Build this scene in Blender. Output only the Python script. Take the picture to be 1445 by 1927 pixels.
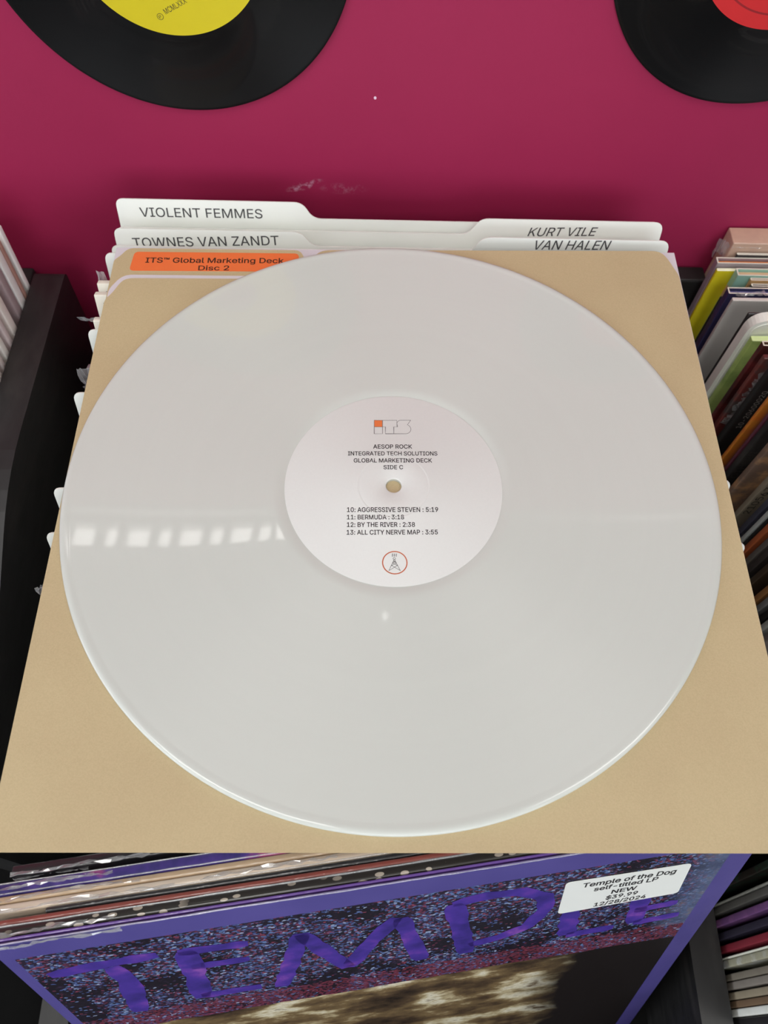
import bpy, bmesh, math, random
from mathutils import Vector, Matrix
for o in list(bpy.data.objects): bpy.data.objects.remove(o)
SC = bpy.context.scene; COL = SC.collection
R = math.radians
rnd = random.Random(7)

# ------------------------------------------------------------------ camera, world, light, exposure
# metres; the top face of the white record is z = 0, its spindle hole is at the origin, +y goes to the pink wall
FLOOR_Z, CEIL_Z, WALL_Y = -0.95, 1.78, 0.2176
cam = bpy.data.cameras.new('camera'); co = bpy.data.objects.new('camera', cam); COL.objects.link(co); SC.camera = co
cam.sensor_fit = 'HORIZONTAL'; cam.sensor_width = 36.0; cam.lens = 1480.0 / 1445.0 * 36.0
cam.clip_start = 0.01
co.matrix_world = Matrix(((0.99961979, -0.01210521, -0.0247738, -0.01334), (-0.00072548, 0.88661848, -0.46250096, -0.17867),
                          (0.02756357, 0.46234309, 0.8862726, 0.31576), (0, 0, 0, 1)))
cam.dof.use_dof = True; cam.dof.focus_distance = 0.365; cam.dof.aperture_fstop = 21.0
W = bpy.data.worlds.new('world'); SC.world = W; W.use_nodes = True
W.node_tree.nodes['Background'].inputs[0].default_value = (0.93, 0.97, 1.0, 1)
W.node_tree.nodes['Background'].inputs[1].default_value = 0.14
VS = SC.view_settings; VS.view_transform = 'Standard'; VS.look = 'None'; VS.gamma = 1; VS.use_curve_mapping = False; VS.exposure = -0.12
SC.display_settings.display_device = 'sRGB'

def area(name, loc, aim, sx, sy, power, col):
    l = bpy.data.lights.new(name, 'AREA'); l.shape = 'RECTANGLE'; l.size = sx; l.size_y = sy; l.energy = power; l.color = col
    o = bpy.data.objects.new(name, l); COL.objects.link(o); o.location = loc
    o.rotation_euler = (Vector(aim) - Vector(loc)).to_track_quat('-Z', 'Y').to_euler(); return o
area('daylight_through_shop_window', (-2.45, -1.1, 0.55), (0, 0, 0.0), 1.9, 1.5, 40, (0.86, 0.93, 1.0))
area('daylight_through_shop_front', (0.9, -3.3, 0.85), (0, 0, 0.0), 2.8, 1.5, 50, (0.90, 0.95, 1.0))

# ------------------------------------------------------------------ helpers
def lin(c): return tuple(((v / 255) / 12.92 if v / 255 <= .04045 else ((v / 255 + .055) / 1.055) ** 2.4) for v in c)
def alb(c, k=1.0): return tuple(min(.95, v * k) for v in lin(c)) + (1,)
class NT:
    def __init__(s, name):
        s.m = bpy.data.materials.new(name); s.m.use_nodes = True; s.n = s.m.node_tree.nodes; s.l = s.m.node_tree.links
        s.b = s.n['Principled BSDF']
    def new(s, t, **kw):
        o = s.n.new(t)
        for k, v in kw.items(): setattr(o, k, v)
        return o
    def ln(s, a, b): s.l.new(a, b)
    def coord(s, scale=(1, 1, 1), kind='Object'):
        tc = s.new('ShaderNodeTexCoord'); mp = s.new('ShaderNodeMapping'); mp.inputs['Scale'].default_value = scale
        s.ln(tc.outputs[kind], mp.inputs[0]); return mp.outputs[0]
    def noise(s, vec, scale, detail=3, rough=.55):
        o = s.new('ShaderNodeTexNoise'); o.inputs['Scale'].default_value = scale; o.inputs['Detail'].default_value = detail
        o.inputs['Roughness'].default_value = rough; s.ln(vec, o.inputs['Vector']); return o.outputs['Fac']
    def math(s, op, a, b=None, c=None, clamp=False):
        o = s.new('ShaderNodeMath', operation=op, use_clamp=clamp)
        for i, v in enumerate((a, b, c)):
            if v is None: continue
            if isinstance(v, (int, float)): o.inputs[i].default_value = v
            else: s.ln(v, o.inputs[i])
        return o.outputs[0]
    def ramp(s, fac, stops, interp='LINEAR'):
        o = s.new('ShaderNodeValToRGB'); cr = o.color_ramp; cr.interpolation = interp
        while len(cr.elements) < len(stops): cr.elements.new(.5)
        for e, (p, c) in zip(cr.elements, stops): e.position = p; e.color = c
        s.ln(fac, o.inputs[0]); return o.outputs[0]
    def mix(s, fac, a, b):
        o = s.new('ShaderNodeMix', data_type='RGBA')
        for i, v in ((0, fac), (6, a), (7, b)):
            if isinstance(v, (int, float)): o.inputs[i].default_value = v
            elif isinstance(v, tuple): o.inputs[i].default_value = v
            else: s.ln(v, o.inputs[i])
        return o.outputs[2]
    def bump(s, h, strength=.2, dist=.001):
        o = s.new('ShaderNodeBump'); o.inputs['Strength'].default_value = strength; o.inputs['Distance'].default_value = dist
        s.ln(h, o.inputs['Height']); return o.outputs[0]
    def sep(s, vec):
        o = s.new('ShaderNodeSeparateXYZ'); s.ln(vec, o.inputs[0]); return o.outputs
MATS = {}
def mat(name, rgb, rough=.5, var=.06, scale=60, bump=0, coat=0, k=1.0, coat_rough=.06, wrap=False, stretch=(1, 1, 1), spec=.5, second=None, thr=(.45, .6)):
    """plain coloured surface with a slight grain; second = colour of printed patches; wrap = wrinkled clear film on it"""
    if name in MATS: return MATS[name]
    t = NT(name); v = t.coord(stretch); n = t.noise(v, scale, 4)
    c = alb(rgb, k); lo = tuple(x * (1 - var) for x in c[:3]) + (1,); hi = tuple(min(.98, x * (1 + var)) for x in c[:3]) + (1,)
    col = t.ramp(n, [(.3, lo), (.7, hi)])
    if second:
        n2 = t.noise(v, scale * .35, 5, .6); f = t.ramp(n2, [(thr[0], (0, 0, 0, 1)), (thr[1], (1, 1, 1, 1))])
        col = t.mix(f, col, alb(second, k))
    t.ln(col, t.b.inputs['Base Color']); t.b.inputs['Roughness'].default_value = rough; t.b.inputs['Specular IOR Level'].default_value = spec
    if bump: t.ln(t.bump(n, bump), t.b.inputs['Normal'])
    if coat or wrap:
        t.b.inputs['Coat Weight'].default_value = coat or .9; t.b.inputs['Coat Roughness'].default_value = coat_rough
    if wrap:
        w = t.noise(t.coord((18, 60, 60)), 1.0, 5, .65); t.ln(t.bump(w, .55, .004), t.b.inputs['Coat Normal'])
    MATS[name] = t.m; return t.m

def link(name, me, m=None, parent=None, loc=None, mw=None):
    o = bpy.data.objects.new(name, me); COL.objects.link(o)
    if m is not None:
        for x in (m if isinstance(m, (list, tuple)) else [m]): me.materials.append(x)
    if parent is not None: o.parent = parent
    if loc is not None: o.location = loc
    if mw is not None: o.matrix_world = mw if parent is None else o.matrix_world
    return o
def bm_done(bm, name, smooth=False):
    bmesh.ops.recalc_face_normals(bm, faces=bm.faces)
    me = bpy.data.meshes.new(name); bm.to_mesh(me); bm.free()
    if smooth:
        for p in me.polygons: p.use_smooth = True
    return me
def add_box(bm, x0, x1, y0, y1, z0, z1, bev=0, seg=2, mi=0):
    r = bmesh.ops.create_cube(bm, size=1); vs = r['verts']
    for v in vs: v.co = Vector((x0 + (v.co.x + .5) * (x1 - x0), y0 + (v.co.y + .5) * (y1 - y0), z0 + (v.co.z + .5) * (z1 - z0)))
    fs = set(f for v in vs for f in v.link_faces)
    for f in fs: f.material_index = mi
    if bev:
        es = set(e for v in vs for e in v.link_edges); bmesh.ops.bevel(bm, geom=list(es), offset=bev, segments=seg, affect='EDGES', profile=.5)
def box(name, x0, x1, y0, y1, z0, z1, m, parent=None, bev=0):
    bm = bmesh.new(); add_box(bm, x0, x1, y0, y1, z0, z1, bev); return link(name, bm_done(bm, name), m, parent)
def prism(pts, d0, d1, plane='xy'):
    """closed outline -> slab between d0 and d1 along the missing axis"""
    def P(a, b, d): return (a, b, d) if plane == 'xy' else ((a, d, b) if plane == 'xz' else (d, a, b))
    bm = bmesh.new(); A = [bm.verts.new(P(a, b, d0)) for a, b in pts]; B = [bm.verts.new(P(a, b, d1)) for a, b in pts]
    n = len(pts); bm.faces.new(A[::-1]); bm.faces.new(B)
    for i in range(n): bm.faces.new((A[i], A[(i + 1) % n], B[(i + 1) % n], B[i]))
    return bm
def rounded(pts, radii, seg=5):
    """round the corners of an outline"""
    out = []; n = len(pts)
    for i in range(n):
        p = Vector(pts[i]); a = Vector(pts[i - 1]); b = Vector(pts[(i + 1) % n]); r = radii[i] if isinstance(radii, (list, tuple)) else radii
        if r <= 0: out.append(tuple(p)); continue
        da = (a - p); db = (b - p); ra = min(r, da.length * .49); rb = min(r, db.length * .49)
        p0 = p + da.normalized() * ra; p1 = p + db.normalized() * rb
        for k in range(seg + 1):
            s = k / seg; out.append(tuple(p0 * (1 - s) ** 2 + p * 2 * s * (1 - s) + p1 * s * s))
    return out
def lathe(profile, seg=160, axis='z'):
    bm = bmesh.new(); rings = []
    for r, z in profile:
        rings.append([bm.verts.new((r * math.cos(2 * math.pi * i / seg), r * math.sin(2 * math.pi * i / seg), z)) for i in range(seg)])
    n = len(rings)
    for k in range(n):
        a, b = rings[k], rings[(k + 1) % n]
        for i in range(seg): bm.faces.new((a[i], a[(i + 1) % seg], b[(i + 1) % seg], b[i]))
    return bm
def smooth_by_angle(me, deg=40):
    for p in me.polygons: p.use_smooth = True
    try: me.set_sharp_from_angle(angle=R(deg))
    except Exception: pass
def ribbon(bm, pts, w, closed=False, z=0.0, ends=None):
    """flat printed stroke in xy along pts"""
    n = len(pts); L = []; Rr = []
    for i in range(n):
        p = Vector(pts[i]); a = Vector(pts[i - 1] if (i or closed) else pts[i]); b = Vector(pts[(i + 1) % n] if (i < n - 1 or closed) else pts[i])
        d = (b - a).normalized(); q = Vector((-d.y, d.x)); ww = w if not isinstance(w, (list, tuple)) else w[i]
        d0 = (p - a); 
        if d0.length > 1e-9 and (b - p).length > 1e-9: ww = ww / max(.55, abs(d0.normalized().dot(d)))
        L.append(bm.verts.new((*(p + q * ww / 2), z))); Rr.append(bm.verts.new((*(p - q * ww / 2), z)))
    for i in range(n if closed else n - 1):
        j = (i + 1) % n; bm.faces.new((L[i], Rr[i], Rr[j], L[j]))
def stroke(name, polys, w, m, parent, mw=None, closed=False):
    bm = bmesh.new()
    for p in polys: ribbon(bm, p, w, closed)
    o = link(name, bm_done(bm, name), m, parent)
    if mw is not None: o.matrix_local = mw
    return o
try: FONT = bpy.data.fonts.load(bpy.utils.system_resource('DATAFILES', path='fonts') + '/Inter.woff2')      # a typeface that ships with Blender
except Exception: FONT = None
_cap = [None]
def raw_text(s, shear=0, bold=0):
    """glyph outlines filled by our own constrained triangulation (the outlines of the typeface overlap)"""
    from mathutils.geometry import interpolate_bezier, delaunay_2d_cdt
    c = bpy.data.curves.new('lettering', 'FONT'); c.body = s; c.size = 1
    if FONT: c.font = FONT
    o = bpy.data.objects.new('tmp', c); COL.objects.link(o); bpy.context.view_layer.update()
    dg = bpy.context.evaluated_depsgraph_get(); oe = o.evaluated_get(dg); cv = oe.to_curve(dg); loops = []
    for sp in cv.splines:
        L = []
        if sp.type == 'BEZIER':
            n = len(sp.bezier_points)
            for k in range(n):
                a, b = sp.bezier_points[k], sp.bezier_points[(k + 1) % n]
                straight = (a.handle_right - a.co).length < 1e-5 and (b.handle_left - b.co).length < 1e-5
                cr = (a.handle_right - a.co).to_2d(); cd = (b.co - a.co).to_2d(); ce = (b.handle_left - b.co).to_2d()
                straight = straight or (abs(cr.x * cd.y - cr.y * cd.x) < 1e-6 and abs(ce.x * cd.y - ce.y * cd.x) < 1e-6)
                L += [p.to_2d() for p in ([a.co] if straight else interpolate_bezier(a.co, a.handle_right, b.handle_left, b.co, 5)[:-1])]
        else: L = [Vector((p.co.x, p.co.y)) for p in sp.points]
        M = [p for k, p in enumerate(L) if (p - L[k - 1]).length > 1e-5]
        if len(M) > 2: loops.append(M)
    if bold and loops:                                                   # heavier weight: push every outline outwards
        sa = lambda l: sum(l[k - 1].x * l[k].y - l[k].x * l[k - 1].y for k in range(len(l)))
        sg = -1 if sa(max(loops, key=lambda l: abs(sa(l)))) < 0 else 1; out = []
        for l in loops:
            q = []
            for k in range(len(l)):
                d0 = (l[k] - l[k - 1]).normalized(); d1 = (l[(k + 1) % len(l)] - l[k]).normalized()
                n = Vector((d0.y + d1.y, -d0.x - d1.x)); n = n.normalized() if n.length > 1e-6 else Vector((d0.y, -d0.x))
                q.append(l[k] + n * sg * bold / max(.5, n.dot(Vector((d0.y, -d0.x)))))
            out.append(q)
        loops = out
    oe.to_curve_clear(); bpy.data.objects.remove(o); bpy.data.curves.remove(c)
    # group overlapping loops by their x span so that each character is filled on its own
    loops.sort(key=lambda l: min(p.x for p in l)); groups = []
    for l in loops:
        a, b = min(p.x for p in l), max(p.x for p in l)
        if groups and a < groups[-1][1] - 1e-4: groups[-1][0].append(l); groups[-1][1] = max(b, groups[-1][1])
        else: groups.append([[l], b])
    V, Fc = [], []
    for ls, _ in groups:
        vs, es = [], []
        for l in ls:
            k0 = len(vs); vs += l; es += [(k0 + k, k0 + (k + 1) % len(l)) for k in range(len(l))]
        rv, re_, rf, _a, _b, _c = delaunay_2d_cdt(vs, es, [], 0, 1e-6)
        base = len(V); V += [(p.x + shear * p.y, p.y, 0) for p in rv]
        for f in rf:
            cx = sum(rv[k].x for k in f) / len(f); cy = sum(rv[k].y for k in f) / len(f); wn = 0
            for l in ls:
                for k in range(len(l)):
                    p, q = l[k - 1], l[k]
                    if (p.y <= cy) != (q.y <= cy):
                        x = p.x + (cy - p.y) / (q.y - p.y) * (q.x - p.x)
                        if x > cx: wn += 1 if q.y > p.y else -1
            if wn: Fc.append([base + k for k in f])
    me = bpy.data.meshes.new('lettering'); me.from_pydata(V, [], Fc); return me
def lettering(s, p0, p1, cap, m, parent, frame=None, shear=0, bold=0, arc=None, name='lettering'):
    """printed words with their baseline from p0 to p1 (2-D, in the frame of the surface) and capitals of height cap"""
    if _cap[0] is None:
        h = raw_text('H'); _cap[0] = max(v.co.y for v in h.vertices); bpy.data.meshes.remove(h)
    me = raw_text(s, shear, bold); xs = [v.co.x for v in me.vertices]; x0, x1 = min(xs), max(xs)
    d = Vector(p1) - Vector(p0); q = Vector((-d.y, d.x)).normalized()
    for v in me.vertices:
        a = (v.co.x - x0) / (x1 - x0); p = Vector(p0) + d * a + q * (v.co.y / _cap[0] * cap); v.co = (p.x, p.y, 0)
    me.name = name; o = link(name, me, m, parent)
    if frame is not None: o.matrix_local = frame
    return o
def tag(o, label=None, cat=None, group=None, kind=None):
    for k, v in (('label', label), ('category', cat), ('group', group), ('kind', kind)):
        if v: o[k] = v
    return o
def empty(name, mw=None, loc=None):
    o = bpy.data.objects.new(name, None); COL.objects.link(o); o.empty_display_size = .02
    if mw is not None: o.matrix_world = mw
    if loc is not None: o.location = loc
    return o
def frame_from(P, yaw=0, lean=0, roll=0, h=0.315):
    """P = top front left corner; x along the width, y back into the row, z up; lean < 0 tips the top backwards. Origin at the foot."""
    M = Matrix.Rotation(R(yaw), 4, 'Z') @ Matrix.Rotation(R(lean), 4, 'X') @ Matrix.Rotation(R(roll), 4, 'Y')
    M.translation = Vector(P) - M.col[2].xyz * h; return M
FRONT = Matrix(((1, 0, 0, 0), (0, 0, 1, 0), (0, 1, 0, 0), (0, 0, 0, 1)))         # (u,v) on a face that looks to -y
def on_front(y, h):                                                             # u right, v down from the top edge = negative
    return Matrix(((1, 0, 0, 0), (0, 0, -1, y), (0, 1, 0, h), (0, 0, 0, 1)))

# ------------------------------------------------------------------ setting: wall, floor, ceiling
t = NT('pink wall paint'); v = t.coord(); n1 = t.noise(v, 55, 5, .6); n0 = t.noise(v, 6, 3)
base = t.ramp(n0, [(.3, alb((154, 36, 76))), (.7, alb((160, 38, 80)))])
sx = t.sep(v); 
# pale scuffs rubbed into the paint just above the tabs, one chip and one dark hairline (marks of the wall's own)
def patch(cx, cz, rx, rz, slope=0):
    dx = t.math('DIVIDE', t.math('SUBTRACT', sx[0], cx), rx)
    zz = t.math('SUBTRACT', t.math('SUBTRACT', sx[2], cz), t.math('MULTIPLY', t.math('SUBTRACT', sx[0], cx), slope))
    dz = t.math('DIVIDE', zz, rz)
    return t.math('SUBTRACT', 1.0, t.math('ADD', t.math('MULTIPLY', dx, dx), t.math('MULTIPLY', dz, dz)), clamp=True)
sc = t.math('ADD', patch(-.052, -.0168, .0125, .0036, .33), t.math('MULTIPLY', patch(-.028, -.0185, .016, .0045), .35))
nn = t.ramp(t.noise(v, 230, 4, .7), [(.47, (0, 0, 0, 1)), (.66, (1, 1, 1, 1))])
f = t.math('MULTIPLY', t.math('MULTIPLY', sc, nn), .62)
chip = t.math('GREATER_THAN', patch(-.0103, .0415, .0008, .0010), .15)
col = t.mix(f, base, alb((226, 190, 214))); col = t.mix(chip, col, alb((235, 205, 225)))
t.ln(col, t.b.inputs['Base Color']); t.b.inputs['Roughness'].default_value = .55; t.b.inputs['Specular IOR Level'].default_value = .28
t.ln(t.bump(n1, .22, .0015), t.b.inputs['Normal']); PINK = t.m
tag(box('wall_back', -2.6, 2.6, WALL_Y, WALL_Y + .11, FLOOR_Z, .435, PINK), kind='structure')
tag(box('trim_1', -2.6, 2.6, WALL_Y - .004, WALL_Y + .114, .435, .45, mat('white trim paint', (225, 222, 215), .4)), kind='structure')
tag(box('floor', -3, 3, -3.5, 3.5, FLOOR_Z - .05, FLOOR_Z, mat('brown worn floor', (48, 45, 44), .5, .2, 9)), kind='structure')
tag(box('ceiling', -3, 3, -3.5, 3.5, CEIL_Z, CEIL_Z + .05, mat('white ceiling', (214, 212, 204), .9)), kind='structure')

def lamp_mat(name, strength, col):
    m = bpy.data.materials.new(name); m.use_nodes = True; b = m.node_tree.nodes['Principled BSDF']
    b.inputs['Base Color'].default_value = (.9, .9, .9, 1); b.inputs['Emission Color'].default_value = (*col, 1); b.inputs['Emission Strength'].default_value = strength
    return m
def troffer(x, y, label, sx=1.2, sy=.6, strength=8.0):
    r = empty('ceiling_light', loc=(x, y, CEIL_Z)); tag(r, label, 'lamp', 'ceiling lights of the shop')
    bm = bmesh.new(); w = .025
    for a in ((-sx/2, sx/2, -sy/2, -sy/2 + w), (-sx/2, sx/2, sy/2 - w, sy/2), (-sx/2, -sx/2 + w, -sy/2 + w, sy/2 - w), (sx/2 - w, sx/2, -sy/2 + w, sy/2 - w)):
        add_box(bm, *a, -.03, 0)
    link('frame', bm_done(bm, 'frame'), mat('white lamp metal', (230, 230, 228), .4), r)
    box('diffuser', -sx/2 + w, sx/2 - w, -sy/2 + w, sy/2 - w, -.02, -.012, lamp_mat('lit diffuser', strength, (1, .985, .945)), r)
troffer(-.75, -.55, 'square-edged ceiling light behind the photographer, left side')
troffer(1.2, -.35, 'square-edged ceiling light above the photographer, right side')
troffer(.1, -2.1, 'square-edged ceiling light far behind the photographer')
troffer(.2, 1.75, 'square-edged ceiling light beyond the pink half wall')
# narrow louvred fitting over the far side of the half wall: the row of bright bars mirrored in the white record
r = empty('louvred_light', loc=(-.56, .81, CEIL_Z)); tag(r, 'narrow louvred strip light with dark cross blades on the ceiling', 'lamp')
bm = bmesh.new()
add_box(bm, -.33, .33, -.036, -.030, -.06, 0); add_box(bm, -.33, .33, .030, .036, -.06, 0); add_box(bm, -.33, -.32, -.03, .03, -.06, 0); add_box(bm, .32, .33, -.03, .03, -.06, 0)
link('housing', bm_done(bm, 'housing'), mat('white lamp metal', (230, 230, 228), .4), r)
box('tube_panel', -.32, .32, -.03, .03, -.02, -.012, lamp_mat('lit tube panel', 6.5, (1, .98, .95)), r)
for i in range(11):
    xx = -.268 + i * .0535 + (.006 if i % 2 else -.004); bm = bmesh.new(); add_box(bm, xx - .0065, xx + .0065, -.03, .03, -.058, -.022)
    link('louvre_blade', bm_done(bm, 'louvre_blade'), mat('dull louvre', (60, 58, 56), .5), r)


r = empty('downlight', loc=(.046, .56, CEIL_Z)); tag(r, 'small round recessed ceiling downlight over the pink half wall', 'lamp')
link('rim', bm_done(lathe([(.010, 0), (.020, 0), (.020, -.006), (.010, -.009)], 48), 'rim'), mat('white lamp metal', (230, 230, 228), .4), r)
link('lens', bm_done(lathe([(.0005, 0), (.010, 0), (.010, -.005), (.0005, -.005)], 48), 'lens'), lamp_mat('lit lens', 5.0, (1, .98, .95)), r)

# ------------------------------------------------------------------ the black record rack
BLK = mat('black painted board', (30, 29, 29), .5, .35, 45, .15, stretch=(3, 1, 3), second=(54, 51, 49), thr=(.56, .85))
rack = empty('record_rack', loc=(0, 0, FLOOR_Z)); tag(rack, 'black painted wooden record rack of open bays against the pink wall', 'rack')
def rpart(name, bm): o = link(name, bm_done(bm, name), BLK, rack); o.location = (0, 0, -FLOOR_Z); return o
left_prof = rounded([(.183, -.37), (.183, -.057), (.03, -.050), (-.055, -.083), (-.12, -.117), (-.148, -.130), (-.156, -.297), (-.33, -.300), (-.33, -.37)], [0, .004, .03, .03, .03, .004, .004, .004, 0])
rpart('partition_board', prism(left_prof, -.2215, -.2025, 'yz'))
right_prof = rounded([(.183, -.37), (.183, -.12), (.06, -.16), (-.05, -.215), (-.12, -.229), (-.33, -.229), (-.33, -.37)], [0, .004, .03, .03, .03, .004, 0])
rpart('partition_board', prism(right_prof, .1890, .2078, 'yz'))
for xe in (-.59, .57): rpart('end_board', prism(left_prof, xe, xe + .019, 'yz'))
for nm, a in (('base_panel', (-.57, .19, -.33, .2, -.35, -.332)), ('base_panel', (.2085, .57, -.33, .2, -.37, -.3515)), ('back_panel', (-.589, .207, .1995, .2165, -.37, -.17)),
              ('corner_block', (.193, .2150, .2035, .2165, -.17, -.075)), ('back_rail', (-.589, -.2400, .2, .2165, -.115, -.088)), ('front_panel', (-.589, .589, -.349, -.331, -.37, -.3))):
    bm = bmesh.new(); add_box(bm, *a, .0015); o = rpart(nm, bm)
    if nm in ('base_panel', 'back_panel', 'front_panel'): o.data.materials[0] = mat('painted bay shade', (16, 16, 16), .95, .1, spec=.1)  # darker copy of the board colour, with the shade inside the bays painted in
for x in (-.56, .52):
    for y in (-.33, .15):
        bm = bmesh.new(); add_box(bm, x, x + .04, y, y + .04, FLOOR_Z, -.37, .002); rpart('leg', bm)

# ------------------------------------------------------------------ white record
def vinyl(name, base, rough, ro, spec=.5, grooves=((.060, .1455),), coat=.8):
    t = NT(name); v = t.coord(); s = t.sep(v)
    rr = t.math('SQRT', t.math('ADD', t.math('MULTIPLY', s[0], s[0]), t.math('MULTIPLY', s[1], s[1])))
    comb = t.new('ShaderNodeCombineXYZ'); t.ln(rr, comb.inputs[0])
    fine = t.noise(comb.outputs[0], 900, 2); broad = t.noise(comb.outputs[0], 120, 3)
    t.ln(t.ramp(broad, [(.3, tuple(x * .985 for x in base[:3]) + (1,)), (.7, base)]), t.b.inputs['Base Color'])
    lo, hi = grooves[0]
    ing = t.math('MULTIPLY', t.math('GREATER_THAN', rr, lo), t.math('LESS_THAN', rr, hi))
    gap = None
    for g in (.0745, .0875, .1035, .119, .131):
        k = t.math('LESS_THAN', t.math('ABSOLUTE', t.math('SUBTRACT', rr, g * ro / .1505)), .0006); gap = k if gap is None else t.math('MAXIMUM', gap, k)
    rg = t.math('ADD', t.math('MULTIPLY', t.math('MULTIPLY', gap, ing), -.05), rough)
    t.ln(t.math('ADD', rg, t.math('MULTIPLY', t.math('SUBTRACT', fine, .5), .10)), t.b.inputs['Roughness'])
    t.b.inputs['Anisotropic'].default_value = .95
    tg = t.new('ShaderNodeTangent'); tg.direction_type = 'RADIAL'; tg.axis = 'Z'; t.ln(tg.outputs[0], t.b.inputs['Tangent'])
    t.b.inputs['Anisotropic Rotation'].default_value = 0.25
    t.b.inputs['Specular IOR Level'].default_value = spec
    t.b.inputs['Coat Weight'].default_value = coat; t.b.inputs['Coat Roughness'].default_value = .02
    return t.m
WHV = vinyl('white vinyl', alb((207, 211, 206)), .46, .1505)
root = empty('white_record', loc=(0, 0, -.0021)); tag(root, 'large glossy white vinyl record lying flat on the brown card sleeve', 'record')
root.rotation_euler = (0, 0, R(.9))
T = .0021
prof = [(.0036, 0), (.1480, 0), (.1497, .0003), (.1504, .0009), (.1504, .0013), (.1497, .0019), (.1485, .0021), (.1474, .00205), (.1462, .0019), (.1455, .00185), (.0745, .00182), (.0602, .00185), (.0560, .0019), (.0508, .0019), (.0503, .0017), (.0036, .0017)]
me = bm_done(lathe(prof, 256), 'disc'); smooth_by_angle(me, 50); link('disc', me, WHV, root)
prof = [(.0036, .0017), (.0501, .0017), (.0502, .00195), (.0499, .00203), (.0168, .00203), (.01655, .0021), (.0162, .00196), (.0159, .00203), (.0042, .00203), (.0037, .0018)]
me = bm_done(lathe(prof, 192), 'centre_label'); smooth_by_angle(me, 60)
lab = link('centre_label', me, mat('white label paper', (222, 223, 221), .5, .01, 900), root); lab['label'] = 'white paper label with black print'
INK = mat('black ink', (36, 34, 36), .6, 0); ORG = mat('orange ink', (226, 118, 62), .6, .02); GREY = mat('grey ink line', (118, 116, 116), .6, 0)
F = Matrix.Translation((0, 0, .00208))
def rot09(p): 
    a = -R(.9); return (p[0] * math.cos(a) - p[1] * math.sin(a), p[0] * math.sin(a) + p[1] * math.cos(a))
for s, x0, x1, y, cap in (('AESOP ROCK', -9.3, 9.2, 20.05, 2.2), ('INTEGRATED TECH SOLUTIONS', -21.2, 21.0, 16.25, 2.15), ('GLOBAL MARKETING DECK', -18.5, 18.3, 12.4, 2.15), ('SIDE C', -4.6, 4.6, 8.75, 2.1),
                          ('10: AGGRESSIVE STEVEN : 5:19', -21.5, 19.9, -13.75, 2.3), ('11: BERMUDA : 3:18', -21.5, 4.3, -17.5, 2.2), ('12: BY THE RIVER : 2:38', -21.5, 9.1, -21.3, 2.25), ('13: ALL CITY NERVE MAP : 3:55', -21.6, 19.2, -25.1, 2.2)):
    lettering(s, (x0 / 1000, y / 1000), (x1 / 1000, y / 1000), cap / 1000, INK, lab, F, bold=.013)
mm = lambda pts: [rot09((a / 1000, b / 1000)) for a, b in pts]
bm = bmesh.new(); vs = [bm.verts.new((*p, 0)) for p in mm([(-9.1, 32.15), (-5.2, 32.2), (-5.2, 36.0), (-9.2, 35.95)])]; bm.faces.new(vs)
o = link('logo_square', bm_done(bm, 'logo_square'), ORG, lab); o.matrix_local = F; o['label'] = 'orange square of the logo'
def arc(cx, cy, rx, ry, a0, a1, n=12): return [(cx + rx * math.cos(R(a0 + (a1 - a0) * i / n)), cy + ry * math.sin(R(a0 + (a1 - a0) * i / n))) for i in range(n + 1)]
logo = [[(-9.2, 36.0), (-5.2, 36.0), (-5.2, 28.3), (-9.15, 28.2), (-9.2, 36.0)], [(-9.2, 32.1), (-5.2, 32.15)],
        [(-5.2, 36.0), (1.7, 36.15), (1.75, 32.3), (.2, 32.25), (.2, 28.35)], [(-5.2, 32.2), (-3.8, 32.25), (-3.8, 28.3), (6.2, 28.5)],
        [(8.4, 36.3), (3.9, 36.25)] + arc(3.9, 34.2, 2.15, 2.05, 90, 200, 10) + [(2.1, 32.35), (1.75, 32.3)], [(8.4, 36.3), (6.8, 33.6)],
        [(6.8, 33.6)] + arc(6.0, 31.1, 2.4, 2.6, 62, -90, 14)]
stroke('logo_outline', [mm(p) for p in logo], .00022, GREY, lab, Matrix.Translation((0, 0, .0021)))
bm = bmesh.new(); ribbon(bm, mm([(.2 + 5.35 * math.cos(2 * math.pi * i / 48), -38.85 + 5.35 * math.sin(2 * math.pi * i / 48)) for i in range(48)]), .00048, True)
o = link('emblem_ring', bm_done(bm, 'emblem_ring'), mat('rust orange ink', (196, 96, 56), .6), lab); o.matrix_local = F
tw = [[(-.1, -37.4), (-2.4, -42.7)], [(.1, -37.4), (2.6, -42.65)], [(-2.4, -42.7), (1.3, -40.2)], [(2.6, -42.65), (-1.2, -40.2)], [(-1.35, -40.3), (.85, -39.1)], [(1.5, -40.3), (-.7, -39.1)], [(-.75, -39.1), (.5, -38.3)], [(.9, -39.1), (-.3, -38.3)],
      [(-.4, -38.2), (.5, -38.2)]]
for dx in (-.85, 0, .85): tw.append([(dx + (.16 if i % 2 else -.16) + (.1 if i > 2 else 0), -36.0 + i * .3) for i in range(6)])
tw.append([(.55 * math.cos(2 * math.pi * i / 16), -36.95 + .45 * math.sin(2 * math.pi * i / 16)) for i in range(17)])
stroke('emblem_tower', [mm(p) for p in tw], .00016, INK, lab, Matrix.Translation((0, 0, .0021)))

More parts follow.
